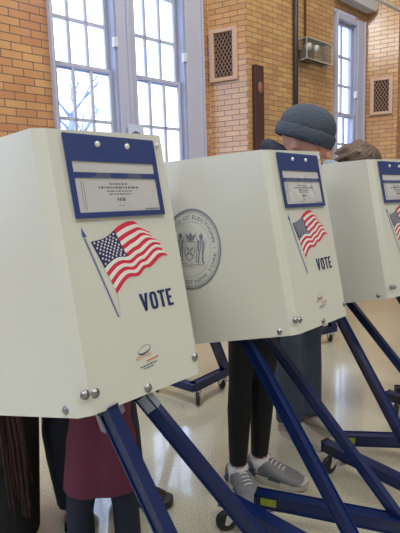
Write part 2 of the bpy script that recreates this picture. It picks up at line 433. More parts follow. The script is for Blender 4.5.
# ------------------------------------------------------------------ voting booths
K = .1981; Z0 = .801
nF = Vector((0, -1, K)).normalized()
def fpt(x, v, off=.003): return Vector((x, K*v, Z0+v)) + nF*off
# side sheet, bilinear: bottom corner->far, top corner->far
B0, B1 = Vector((-.001, .020, .797)), Vector((-.089, .593, .665))
T0, T1 = Vector((.000, .140, 1.42)), Vector((.020, .718, 1.42))
def side_surf(y, z, off=-.003):
    s, t = .6, .45
    for _ in range(12):
        p = (B0.lerp(B1, s)).lerp(T0.lerp(T1, s), t)
        s += (y-p.y)/.575; t += (z-p.z)/.66
    p = (B0.lerp(B1, s)).lerp(T0.lerp(T1, s), t)
    return Vector((p.x+off, p.y, p.z))

def hood_mesh():
    bot = [B1, B0, Vector((.024, 0, Z0)), Vector((.350, 0, Z0)), Vector((.368, .014, Z0)), Vector((.368, .34, .80))]
    top = [T1, T0, Vector((.026, K*.619, 1.42)), Vector((.354, K*.630, 1.431)), Vector((.371, .142, 1.431)), Vector((.371, .36, 1.36))]
    segs = [8, 1, 6, 1, 4]; bl, tl = [], []
    for i, n in enumerate(segs):
        for k in range(n):
            bl.append(bot[i].lerp(bot[i+1], k/n)); tl.append(top[i].lerp(top[i+1], k/n))
    bl.append(bot[-1]); tl.append(top[-1])
    NV = 12; bm = NB(); G = []
    for j in range(NV+1):
        G.append([bm.verts.new(b.lerp(t, j/NV)) for b, t in zip(bl, tl)])
    for j in range(NV):
        for i in range(len(bl)-1): bm.faces.new((G[j][i], G[j][i+1], G[j+1][i+1], G[j+1][i]))
    bmesh.ops.recalc_face_normals(bm, faces=bm.faces[:])
    # give the sheet 4 mm thickness inwards
    f0 = bm.faces[:]; bm.normal_update()
    ref = [f for f in bm.faces if abs(f.calc_center_median().x-.2) < .08][0]
    sgn = 1 if ref.normal.dot(nF) > 0 else -1
    r = bmesh.ops.extrude_face_region(bm, geom=f0[:])
    vs = [g for g in r['geom'] if isinstance(g, bmesh.types.BMVert)]
    vn = {v: v.normal.copy() for v in vs}
    for v in vs: v.co -= vn[v]*sgn*.004 if vn[v].length > .1 else Vector()
    return bm

def resample(P, n):
    L = [0]
    for a, b in zip(P, P[1:]): L.append(L[-1]+math.dist(a, b))
    out = []
    for i in range(n+1):
        t = L[-1]*i/n; j = 0
        while j < len(P)-2 and L[j+1] < t: j += 1
        q = (t-L[j])/(L[j+1]-L[j]); out.append((P[j][0]+(P[j+1][0]-P[j][0])*q, P[j][1]+(P[j+1][1]-P[j][1])*q))
    return out
FT = [(0.09, 0.3682), (0.1194, 0.3715), (0.1426, 0.3797), (0.1665, 0.3972), (0.195, 0.4083), (0.2218, 0.4103), (0.2373, 0.3942), (0.2508, 0.3883)]
FB = [(0.1371, 0.2442), (0.1657, 0.271), (0.1862, 0.2802), (0.2077, 0.2737), (0.2339, 0.2968), (0.2427, 0.2896), (0.2905, 0.3189), (0.3112, 0.3155)]
NF = 28
FTr, FBr = resample(FT, NF), resample(FB, NF)
# Chaikin-like smoothing of the outline
for _ in range(2):
    for A in (FTr, FBr):
        B = A[:]
        for i in range(1, len(A)-1): A[i] = ((B[i-1][0]+2*B[i][0]+B[i+1][0])/4, (B[i-1][1]+2*B[i][1]+B[i+1][1])/4)
def flagpt(s, t):
    i = min(int(s*NF), NF-1); q = s*NF-i
    a = [FTr[i][k]*(1-q)+FTr[i+1][k]*q for k in (0, 1)]; b = [FBr[i][k]*(1-q)+FBr[i+1][k]*q for k in (0, 1)]
    w = .007*math.sin(PI*t)*math.sin(s*2.4*PI+.6)
    j = .008*s*math.sin(t*13)*.5
    return (a[0]*(1-t)+b[0]*t+j*s, a[1]*(1-t)+b[1]*t+w)

def glyph_VOTE():
    """condensed heavy capitals, unit height, list of quads/polys"""
    g = []; x = 0
    w = .52; s = .17
    g += [[(x, 1), (x+s*1.05, 1), (x+w/2+s*.42, 0), (x+w/2-s*.42, 0)], [(x+w-s*1.05, 1), (x+w, 1), (x+w/2+s*.42, 0), (x+w/2-s*.42, 0)]]
    x += w+.08; w = .47
    out, inn = [], []
    for i in range(32):
        a = 2*PI*i/32; e = .55
        cx, cy = math.cos(a), math.sin(a)
        sx = math.copysign(abs(cx)**e, cx); sy = math.copysign(abs(cy)**e, cy)
        out.append((x+w/2+sx*w/2, .5+sy*.5)); inn.append((x+w/2+sx*(w/2-s), .5+sy*(.5-.15)))
    for i in range(32): j = (i+1) % 32; g.append([out[i], out[j], inn[j], inn[i]])
    x += w+.07; w = .46
    g += [[(x, 1), (x+w, 1), (x+w, .85), (x, .85)], [(x+w/2-s/2, .85), (x+w/2+s/2, .85), (x+w/2+s/2, 0), (x+w/2-s/2, 0)]]
    x += w+.07; w = .38
    g += [[(x, 0), (x+s, 0), (x+s, 1), (x, 1)]]
    for y0, y1, ww in ((.85, 1, w), (.43, .57, w*.88), (0, .15, w)): g.append([(x+s, y0), (x+ww, y0), (x+ww, y1), (x+s, y1)])
    return g, x+w

def booth_print(hood, seal_y=.470):
    f1 = lambda x, v: fpt(x, v, .0010); f2 = lambda x, v: fpt(x, v, .0014)
    bm = NB()     # flag
    N = 28
    for k in range(13):
        mi = 0 if k % 2 == 0 else 1
        for i in range(N):
            if k < 7 and (i+1)/N <= .41: continue
            a, b = i/N, (i+1)/N; t0, t1 = k/13, (k+1)/13
            if k < 7 and a < .41: a = .41
            poly(bm, [flagpt(a, t0), flagpt(b, t0), flagpt(b, t1), flagpt(a, t1)], f1, mi)
    for i in range(8):
        for j in range(4):
            a, b = .41*i/8, .41*(i+1)/8; t0, t1 = 7/13*j/4, 7/13*(j+1)/4
            poly(bm, [flagpt(a, t0), flagpt(b, t0), flagpt(b, t1), flagpt(a, t1)], f1, 2)
    for r in range(9):     # stars
        for c in range(6 if r % 2 == 0 else 5):
            s = .41*((c+.5+(0 if r % 2 == 0 else .5))/6.2+.01); t = 7/13*(r+.8)/9.6
            cx, cy = flagpt(s, t); P = []
            for q in range(10):
                rr = .0036 if q % 2 == 0 else .0016; P.append((cx+rr*math.cos(PI/2+q*PI/5), cy+rr*math.sin(PI/2+q*PI/5)))
            poly(bm, P, f2, 1)
    obj('flag_print', bm, [FLAGR, FLAGW, FLAGB], hood)
    bm = NB()     # flagpole
    a, b = (.0765, .378), (.1317, .1913)
    strip(bm, [a, b], .0052, f1); strip(bm, [(a[0]+.001, a[1]), (b[0]+.001, b[1])], .0012, f2, 1)
    poly(bm, [(a[0]-.006, a[1]+.002), (a[0]+.006, a[1]+.002), (a[0]-.005, a[1]+.024)], f1)
    obj('flagpole_print', bm, [POLEB, FLAGW], hood)
    bm = NB()     # thin grey halyard outline
    strip(bm, [(.137, .244), (.1365, .2), (.133, .19)], .0008, f1); obj('outline_print', bm, SEALG, hood)
    g, W = glyph_VOTE(); bm = NB(); sx = .104/W; sy = .043
    for P in g: poly(bm, [(.2005+x*sx-.003*y, .1905+y*sy) for x, y in P], f1)
    obj('vote_lettering', bm, VOTEB, hood)
    bm = NB()     # maker's mark : swoosh ring + words
    for i in range(20):
        a0 = 2*PI*i/20; a1 = 2*PI*(i+1)/20
        w = .0007+.0028*max(0, -math.sin(a0+.5))
        def rp(a): 
            x, y = .0195*math.cos(a), .0085*math.sin(a); return (.1875+x-.15*y, .103+y+.22*x)
        strip(bm, [rp(a0), rp(a1)], w, f1, 0)
    V, F = text_geo('SENTINEL', 1.15); k = .0095; put2d(bm, V, F, lambda x, y: f1(.158+x*k*1.05, .0815+y*k*1.2+.10*x*k), 1)
    strip(bm, [(.188+.0095*0, .0745), (.226, .0790)], .0035, f1, 1)
    for i in range(7): strip(bm, [(.168+i*.0074, .0640+i*.0006), (.1735+i*.0074, .0645+i*.0006)], .0026, f1, 0)
    for i in range(4): strip(bm, [(.178+i*.0074, .0585+i*.0006), (.1835+i*.0074, .059+i*.0006)], .0022, f1, 0)
    obj('maker_print', bm, [VOTEB, ORANGE], hood)
    # seal on the long side sheet
    cy, cz, R = seal_y, 1.070, .155
    sf = lambda a, b: side_surf(cy-a, cz+b, -.0016)
    bm = NB()
    def ring(r, w, n=72):
        P = [(r*math.cos(2*PI*i/n), r*math.sin(2*PI*i/n)) for i in range(n)]; strip(bm, P, w, sf, closed=True)
    ring(R, .0065); ring(R-.0075, .0018); ring(R-.013, .0010)
    for i in range(96):
        a = 2*PI*i/96; x, y = .108*math.cos(a), .108*math.sin(a)
        poly(bm, [(x-.0014, y-.0014), (x+.0014, y-.0014), (x+.0014, y+.0014), (x-.0014, y+.0014)], sf)
    for s, span, top in (('BOARD OF ELECTIONS', 152, True), ('IN THE CITY OF NEW YORK', 178, False)):
        V, F = text_geo(s, 1.05); x0 = min(v[0] for v in V); x1 = max(v[0] for v in V); k = math.radians(span)/(x1-x0); sz = .022
        def arc(x, y):
            q = (x-(x0+x1)/2)*k
            if top: a = PI/2 + .0 - q; r = .118+y*sz
            else: a = -PI/2 + q; r = .136-y*sz
            return sf(r*math.cos(a), r*math.sin(a))
        put2d(bm, V, F, arc)
    for a in (0.09, PI-.09):
        strip(bm, [(.127*math.cos(a)-.003, .127*math.sin(a)), (.127*math.cos(a)+.003, .127*math.sin(a))], .005, sf)
    # shield, two supporters and a bird
    sh = [(-.026, .030), (.026, .030), (.026, -.012), (.016, -.034), (0, -.046), (-.016, -.034), (-.026, -.012)]
    strip(bm, sh, .003, sf, closed=True)
    for a in range(4):
        q = PI/4+a*PI/2; strip(bm, [(.004*math.cos(q), -.008+.004*math.sin(q)), (.022*math.cos(q), -.008+.022*math.sin(q))], .0055, sf)
    poly(bm, [(-.03, .062), (-.012, .052), (0, .066), (.012, .052), (.03, .062), (.02, .040), (.006, .034), (-.006, .034), (-.02, .040)], sf)
    for s in (1, -1):
        M = lambda P: [(s*x, y) for x, y in P]
        poly(bm, M([(.048, .052), (.056, .058), (.064, .052), (.063, .042), (.054, .040), (.048, .044)]), sf)            # head
        poly(bm, M([(.044, .052), (.056, .064), (.066, .054), (.068, .050), (.044, .050)]), sf)                           # hat
        strip(bm, M([(.044, .036), (.042, .014), (.048, -.004)]), .005, sf); strip(bm, M([(.068, .036), (.074, .012), (.070, -.004)]), .005, sf)
        strip(bm, M([(.048, .038), (.066, .038), (.068, .0), (.048, .0), (.048, .038)]), .0022, sf)
        strip(bm, M([(.056, .036), (.057, .002)]), .004, sf); strip(bm, M([(.062, .034), (.062, .004)]), .0015, sf)
        strip(bm, M([(.051, 0), (.048, -.046), (.043, -.050)]), .006, sf); strip(bm, M([(.066, 0), (.070, -.044), (.078, -.050)]), .007, sf)
        strip(bm, M([(.034, .046), (.040, .020), (.036, -.048)]), .004, sf)
        strip(bm, M([(.080, .044), (.084, .030), (.078, .022)]), .0022, sf)
        for i in range(5): strip(bm, M([(.008+i*.015, -.058+.002*(i % 2)), (.018+i*.015, -.056-.002*(i % 2))]), .0025, sf)
    for i in range(6): strip(bm, [(-.03+i*.010, -.070), (-.024+i*.010, -.062)], .002, sf)
    obj('city_seal_print', bm, SEALG, hood)

def booth_pouch(t, crumple=0):
    p = NB()
    x0, x1, v0, v1 = .0610, .3215, .421, .611
    def slab(bm, xa, xb, va, vb, o0, o1):
        r = bmesh.ops.create_cube(bm, size=1)
        for v in r['verts']:
            x = xb if v.co.x > 0 else xa; w = vb if v.co.z > 0 else va; o = o1 if v.co.y > 0 else o0
            v.co = fpt(x, w, o)
    slab(p, x0, x1, .550, v1, .003, .0075)           # navy flap
    slab(p, x0, x0+.012, v0, .550, .003, .0070); slab(p, x1-.012, x1, v0, .550, .003, .0070)
    slab(p, x0+.012, x1-.012, v0, v0+.012, .003, .0070); slab(p, x0+.012, x1-.012, .512, .524, .003, .0070)
    pouch = obj('document_pouch', p, NAVYV, t)
    b = NB(); slab(b, x0+.012, x1-.012, v0+.012, .550, .003, .0036); obj('paper_sheet', b, PAPER, pouch)
    b = NB()          # printed lines, centred
    for v, L, h in ((.4985, .055, .004), (.490, .120, .0045), (.4815, .075, .003), (.4745, .065, .003), (.462, .024, .008), (.447, .02, .0015)):
        xx = .193-L/2
        while xx < .193+L/2-.002:
            q = random.uniform(.004, .011); strip(b, [(xx, v), (min(xx+q, .193+L/2), v)], h, lambda x, y: fpt(x, y, .0042)); xx += q+.0025
    obj('printed_text', b, PRINT, pouch); b = NB()
    for i in range(6): strip(b, [(.262+i*.0075, .4372), (.268+i*.0075, .4372)], .0035, lambda x, y: fpt(x, y, .0042))
    obj('form_number', b, PRINT, pouch); b = NB()
    for xx in (.088, .094): strip(b, [(xx, .44), (xx, .505)], .0012, lambda x, y: fpt(x, y, .0042))
    obj('form_rule', b, PRINT, pouch)
    b = NB()          # clear vinyl window, gently rippled
    NX, NV = 30, 14; rr = random.Random(11+crumple); G = []
    ph = [rr.uniform(0, 6) for _ in range(6)]
    for j in range(NV+1):
        row = []
        for i in range(NX+1):
            x = x0+.010+(x1-x0-.020)*i/NX; v = v0+.010+(.550-v0-.010)*j/NV
            e = math.sin(PI*i/NX)*math.sin(PI*j/NV)
            amp = .0012 if not crumple else .006
            o = .0060 + e*amp*(math.sin(34*i/NX*(.4+crumple*.6)+ph[0]+2*math.sin(j*.5+ph[1]))+.6*math.sin(19*i/NX+j*.7+ph[2])+1.2)
            row.append(b.verts.new(fpt(x, v, o)))
        G.append(row)
    for j in range(NV):
        for i in range(NX): b.faces.new((G[j][i], G[j][i+1], G[j+1][i+1], G[j+1][i]))
    obj('clear_window', b, SLEEVE, pouch, True)
    for x, v in ((.1478, .590), (.2335, .590)):
        b = NB(); c = fpt(x, v, .0085); ell(b, c, .0072, .004, .0072); s = obj('snap_button', b, SNAP, pouch, True)
    b = NB(); ell(b, fpt(.337, .600, .004), .006, .003, .006); obj('plastic_rivet', b, HOOD, t, True)

def bolt(t, c, n, r=.0085):
    b = NB(); c = Vector(c); n = Vector(n).normalized(); d, s, u = frame_of(n)
    lathe_rings(b, [(c-n*.004, 0), (c-n*.004, r*1.25), (c+n*.001, r*1.25), (c+n*.001, r), (c+n*.004, r*.85), (c+n*.0062, r*.45), (c+n*.0066, 0)], s, u, 16)
    beam(b, c+n*.0064-s*r*.5, c+n*.0064+s*r*.5, .002, .002, 0)
    obj('bolt', b, STEEL, t, True)

def caster(t, x, y, ztop, ang=0, dark=False):
    """swivel caster: plate, chrome fork, black wheel"""
    r = .040
    b = NB(); cyl(b, (x, y, ztop), (x, y, ztop-.016), .020, 16); cyl(b, (x, y, ztop-.016), (x, y, ztop-.022), .026, 16)
    c, s = math.cos(ang), math.sin(ang)
    P = lambda a, bq, z: (x+c*a-s*bq, y+s*a+c*bq, z)
    for q in (-.016, .016):
        vs = [b.verts.new(P(-.022, q, ztop-.020)), b.verts.new(P(.026, q, ztop-.020)), b.verts.new(P(.034, q, r-.006)), b.verts.new(P(.020, q, r-.010))]
        f = b.faces.new(vs); rr = bmesh.ops.extrude_face_region(b, geom=[f])
        for v in [g for g in rr['geom'] if isinstance(g, bmesh.types.BMVert)]: v.co += Vector(P(0, math.copysign(.003, q), 0))-Vector((x, y, 0))
    beam(b, P(-.010, 0, ztop-.018), P(-.046, 0, ztop-.030), .018, .005, .001)      # brake pedal
    cyl(b, P(.026, -.020, r), P(.026, .020, r), .006, 10)
    k = obj('caster', b, CHROME, t)
    b = NB(); d = Vector(P(0, 1, 0))-Vector((x, y, 0)); cc = Vector(P(.026, 0, r)); _, s2, u2 = frame_of(d)
    lathe_rings(b, [(cc-d*.012, 0), (cc-d*.012, r*.6), (cc-d*.012, r*.86), (cc-d*.007, r), (cc+d*.007, r), (cc+d*.012, r*.86), (cc+d*.012, r*.6), (cc+d*.012, 0)], s2, u2, 24)
    obj('wheel', b, RUBBER, k, True)

def booth(pos, legs, feet, label, crumple=0, rear=False):
    """legs: 2 x (top local, bottom local); feet: 2 x (far end local xy)"""
    x, y, a = pos
    t = empty('voting_booth', (x, y, 0), a); tagp(t, label, 'voting booth', 'cream voting booths in a row')
    hood = obj('privacy_hood', hood_mesh(), HOOD, t)
    booth_print(hood, .50 if crumple == 0 else .470); booth_pouch(t, crumple)
    for q, v in ((.0127, .0477), (.0371, .0445), (.1791, .013), (.345, .045)): bolt(t, fpt(q, v, .001), nF)
    for yy, zz in ((.062, .806),): bolt(t, side_surf(yy, zz, 0), (-1, 0, .1))
    b = NB(); box(b, .006, .36, .03, .33, .800, .818, .003); obj('desk_top', b, DESK, t)
    W = .034
    for i, (tp, bt) in enumerate(legs):
        b = NB(); beam(b, tp, bt, .024, W, .004); lg = obj('leg', b, BLUEM, t)
        tpv, btv = Vector(tp), Vector(bt); d = (btv-tpv).normalized()
        # grey hinge plate wrapping the head of the leg
        b = NB(); beam(b, tpv+d*.004, tpv+d*.045, .026, W+.002, .002)
        if i == 0: b.free()
        else: obj('hinge_plate', b, mat('zinc_plate', lin(150, 156, 168), .35, .5), lg)
        ft = Vector((feet[i][0], feet[i][1], .11))
        b = NB(); beam(b, Vector((btv.x, btv.y, .11)), ft, .045, .045, .004); fo = obj('foot', b, BLUEM, t)
        dd = (Vector((btv.x, btv.y, .11))-ft).normalized(); _, sd, ud = frame_of(dd)
        b = NB(); beam(b, ft+dd*.022+ud*.0, ft+dd*.082, .0465, .030, 0); l = obj('warning_label', b, YLABEL if i == 1 else BLABEL, fo)
        b = NB(); beam(b, ft-dd*.002, ft+dd*.003, .047, .047, .001); obj('end_cap', b, RUBBER, fo)
        p = ft+dd*.05; caster(t, p.x, p.y, .09, random.uniform(-1, 1)+PI)
        p = Vector((btv.x, btv.y, .11))-dd*.02; caster(t, p.x, p.y, .09, random.uniform(-1, 1)+PI)
    off = Vector((0, .10, .0)); b = NB(); beam(b, Vector(legs[0][0])+off, Vector(legs[1][0])+off, .04, .02, .003); obj('top_rail', b, BLUEM, t)
    if crumple == 0:
        b = NB(); f_ = b.faces.new([b.verts.new(q) for q in ((.10, .13, .798), (.185, .15, .798), (.215, .15, .70), (.135, .13, .672))])
        r = bmesh.ops.extrude_face_region(b, geom=[f_])
        for v in [g for g in r['geom'] if isinstance(g, bmesh.types.BMVert)]: v.co.y += .02
        obj('metal_bracket', b, mat('worn_aluminium', lin(140, 138, 140), .35, .7, var=(14, .3)), t)
    f = .82
    ra = Vector(legs[0][0]).lerp(Vector(legs[0][1]), .0); 
    return t
P1, P2, P3 = (-.2572, .9467, .7934), (.3126, 1.5202, .7880), (.8509, 2.0550, .6739)
booth(P1, [((.069, .011, .795), (.157, -.389, .11)), ((.18, .03, .79), (.496, -.375, .11))], [(.03, .43), (.03, .20)],
      'nearest cream voting booth, cropped by the left edge, with the largest flag print')
booth(P2, [((.007, .255, .80), (-.061, -.323, .11)), ((.189, .353, .80), (.253, -.278, .11))], [(-.055, .30), (.035, .205)],
      'middle cream voting booth showing the grey round city seal on its side', 1)
booth(P3, [((0, .36, .80), (-.245, -.326, .11)), ((.132, .386, .80), (.256, -.212, .11))], [(-.222, .19), (-.13, .19)],
      'right-hand cream voting booth whose flag print is cut off by the right edge', 2)
booth((1.36, 2.59, .674), [((0, .36, .80), (-.245, -.326, .11)), ((.132, .386, .80), (.256, -.212, .11))], [(-.222, .19), (-.13, .19)],
      'fourth voting booth, nearly hidden at the right edge behind the right-hand booth', 3)

# parked booths further back : only their rolling bases can be seen
def rear_booth(pos, a, label):
    t = empty('voting_booth', (pos[0], pos[1], 0), a); tagp(t, label, 'voting booth', 'voting booths parked behind the row')
    # local: near lower corner of the leg at the origin
    for s in (0, 1):
        oy = s*.36
        b = NB(); beam(b, (0, oy, .12), (-.33, oy, .80), .034, .046, .004); obj('leg', b, BLUEM, t)
        b = NB(); beam(b, (.015, oy, .12), (-.34, oy, .12), .045, .045, .004); obj('foot', b, BLUEM, t)
        caster(t, -.03, oy, .10, 1.2); caster(t, -.30, oy, .10, -2.4)
    b = NB(); beam(b, (-.34, -.02, .12), (-.34, .38, .12), .045, .045, .004); obj('cross_rail', b, BLUEM, t)
    b = NB(); box(b, -.52, -.16, -.04, .40, .80, .818, .003); obj('desk_top', b, DESK, t)
    b = NB(); 
    for q in ((-.52, -.16, -.04, -.036, .80, 1.22), (-.52, -.16, .396, .40, .80, 1.22), (-.164, -.16, -.036, .396, .80, 1.22)): box(b, *q)
    obj('privacy_hood', b, HOOD, t); return t
ang = math.atan2(3.043-2.798, .154+.054)
rear_booth((.154, 3.043), ang, 'blue wheeled booth base standing behind the gap between first and second booths')
rear_booth((1.16, 4.02), .55, 'small far blue booth base with caster seen beyond the jeans')

# ------------------------------------------------------------------ people
def V3(*a): return Vector(a)
def shoe(t, heel, toe, mats, h=.075, w=.048, socks=None, name='shoe'):
    """low shoe from heel to toe on the floor (world = local coords of t)"""
    heel, toe = Vector((*heel, 0)), Vector((*toe, 0)); d = (toe-heel).normalized(); L = (toe-heel).length; s = Vector((-d.y, d.x, 0))
    P = lambda a, b, z: heel + d*(a*L) + s*b + Vector((0, 0, z))
    prof = [(0, .62, .030), (.02, .80, 1.0), (.10, .84, 1.06), (.25, .84, 1.02), (.38, .88, .98), (.52, .95, .82), (.66, 1.04, .66), (.80, 1.0, .54), (.92, .78, .42), (.985, .42, .30), (1, .12, .22)]
    b = NB(); prev = None; n = 16
    for a, ww, hh in prof:
        hz = hh*h; z0 = .014; cur = []
        for j in range(n):
            q = 2*PI*j/n; c_, s_ = math.cos(q), math.sin(q)
            cur.append(b.verts.new(P(a, math.copysign(abs(c_)**.75, c_)*ww*w, z0+max(hz-z0, .01)*(.5+.5*math.copysign(abs(s_)**.8, s_)))))
        if prev:
            for j in range(n): b.faces.new((prev[j], cur[j], cur[(j+1) % n], prev[(j+1) % n]))
        else: b.faces.new(cur)
        prev = cur
    b.faces.new(prev)
    sh = obj(name, b, mats[0], t, True)
    b = NB(); top, bot = [], []
    for i in range(28):       # sole slab following the outline
        q = 2*PI*i/28; c_, s_ = math.cos(q), math.sin(q); a = .5-.515*c_
        ww = 1.0 if a > .6 else .90
        if .28 < a < .5: ww = .84
        wv = ww*w*math.copysign(abs(s_)**.6, s_)*1.06
        lift = .008*max(0, (a-.8)/.2)
        top.append(b.verts.new(P(a, wv, .030+lift+(.006 if a < .2 else 0)))); bot.append(b.verts.new(P(a, wv*.97, .001+lift)))
    b.faces.new(top); b.faces.new(bot[::-1])
    for i in range(28): j = (i+1) % 28; b.faces.new((bot[i], bot[j], top[j], top[i]))
    obj('sole', b, mats[1], sh)
    if len(mats) > 2:
        b = NB()
        for i in range(5):
            a = .34+.065*i; z = h*(1.02-.07*i)-.002
            tube(b, [P(a, -.028, z-.014), P(a+.015, -.012, z+.001), P(a+.02, .012, z+.001), P(a+.03, .028, z-.014)], .0028, 6)
        for sg in (-1, 1): tube(b, [P(.34, 0, h*1.04), P(.30, sg*.02, h*1.2), P(.36, sg*.035, h*1.05), P(.38, sg*.012, h*1.0)], .0022, 6)
        obj('laces', b, mats[2], sh, True)
        if len(mats) > 3:
            for sg in (-1, 1):
                for a0, a1, z0, z1 in ((.40, .62, .030, .050), (.04, .20, .035, .062)):
                    b = NB()
                    pts = [P(a0, sg*w*.93, z0), P(a1, sg*w*1.03, z0), P(a1-.05, sg*w*.90, z1), P(a0+.06, sg*w*.86, z1)]
                    f = b.faces.new([b.verts.new(p+s*sg*.002) for p in pts]); r = bmesh.ops.extrude_face_region(b, geom=[f])
                    for v in [g for g in r['geom'] if isinstance(g, bmesh.types.BMVert)]: v.co -= s*sg*.008
                    obj('side_overlay', b, mats[3], sh)
    return sh

def hand(b, wrist, d, up, side, sc=1.0):
    d = Vector(d).normalized(); up = Vector(up); up = (up-d*up.dot(d)).normalized(); s = d.cross(up)*side
    w = Vector(wrist)
    for k in (-.026, -.009, .009, .026): cap(b, w+d*.01*sc+s*k*.6*sc, w+d*.085*sc+s*k*sc, .017*sc, .012*sc, 8, 3)
    for k, L in ((-.030, .060), (-.010, .076), (.010, .082), (.030, .074)):
        a = w+d*.085*sc+s*k*sc; m = a+d*L*.5*sc-up*.010*sc; e = m+d*L*.42*sc-up*.028*sc
        cap(b, a, m, .0095*sc, .0088*sc, 8, 3); cap(b, m, e, .0088*sc, .0075*sc, 8, 3)
    a = w+d*.025*sc+s*.026*sc; m = a+d*.035*sc+s*.028*sc-up*.006*sc; cap(b, a, m, .012*sc, .0105*sc, 8, 3); cap(b, m, m+d*.034*sc+s*.006*sc-up*.01*sc, .0105*sc, .009*sc, 8, 3)

def head(b, c, face, up, sc=1.0):
    face = Vector(face).normalized(); up = Vector(up); up = (up-face*up.dot(face)).normalized(); s = face.cross(up)
    M = Matrix((s, face, up)).transposed(); c = Vector(c); Q = lambda x, y, z: c + M @ (Vector((x, y, z))*sc)
    ell(b, c, .076*sc, .094*sc, .100*sc, M); ell(b, Q(0, -.018, .028), .077*sc, .088*sc, .085*sc, M)
    ell(b, Q(0, .030, -.055), .052*sc, .055*sc, .060*sc, M)                         # jaw
    cap(b, Q(0, .088, .012), Q(0, .108, -.022), .010*sc, .015*sc, 10, 3)            # nose
    for sg in (-1, 1):
        ell(b, Q(sg*.079, -.008, -.008), .010*sc, .020*sc, .032*sc, M, 12, 8)        # ears
        ell(b, Q(sg*.040, .070, -.025), .024*sc, .022*sc, .022*sc, M, 12, 8)         # cheeks
        ell(b, Q(sg*.030, .083, .030), .024*sc, .012*sc, .008*sc, M, 12, 8)          # brows
    ell(b, Q(0, .082, -.058), .024*sc, .012*sc, .008*sc, M, 12, 8)
    return Q, M
def face_parts(body, Q, M, sc=1.0):
    for sg in (-1, 1):
        b = NB(); ell(b, Q(sg*.031, .080, .010), .013*sc, .010*sc, .008*sc, M, 16, 10); e = obj('eye', b, EYEW, body, True)
        b = NB(); ell(b, Q(sg*.031, .0885, .010), .006*sc, .003*sc, .006*sc, M, 12, 8); obj('iris', b, EYED, e, True)
    b = NB(); ell(b, Q(0, .093, -.058), .022*sc, .006*sc, .006*sc, M, 16, 8); obj('mouth', b, LIP, body, True)

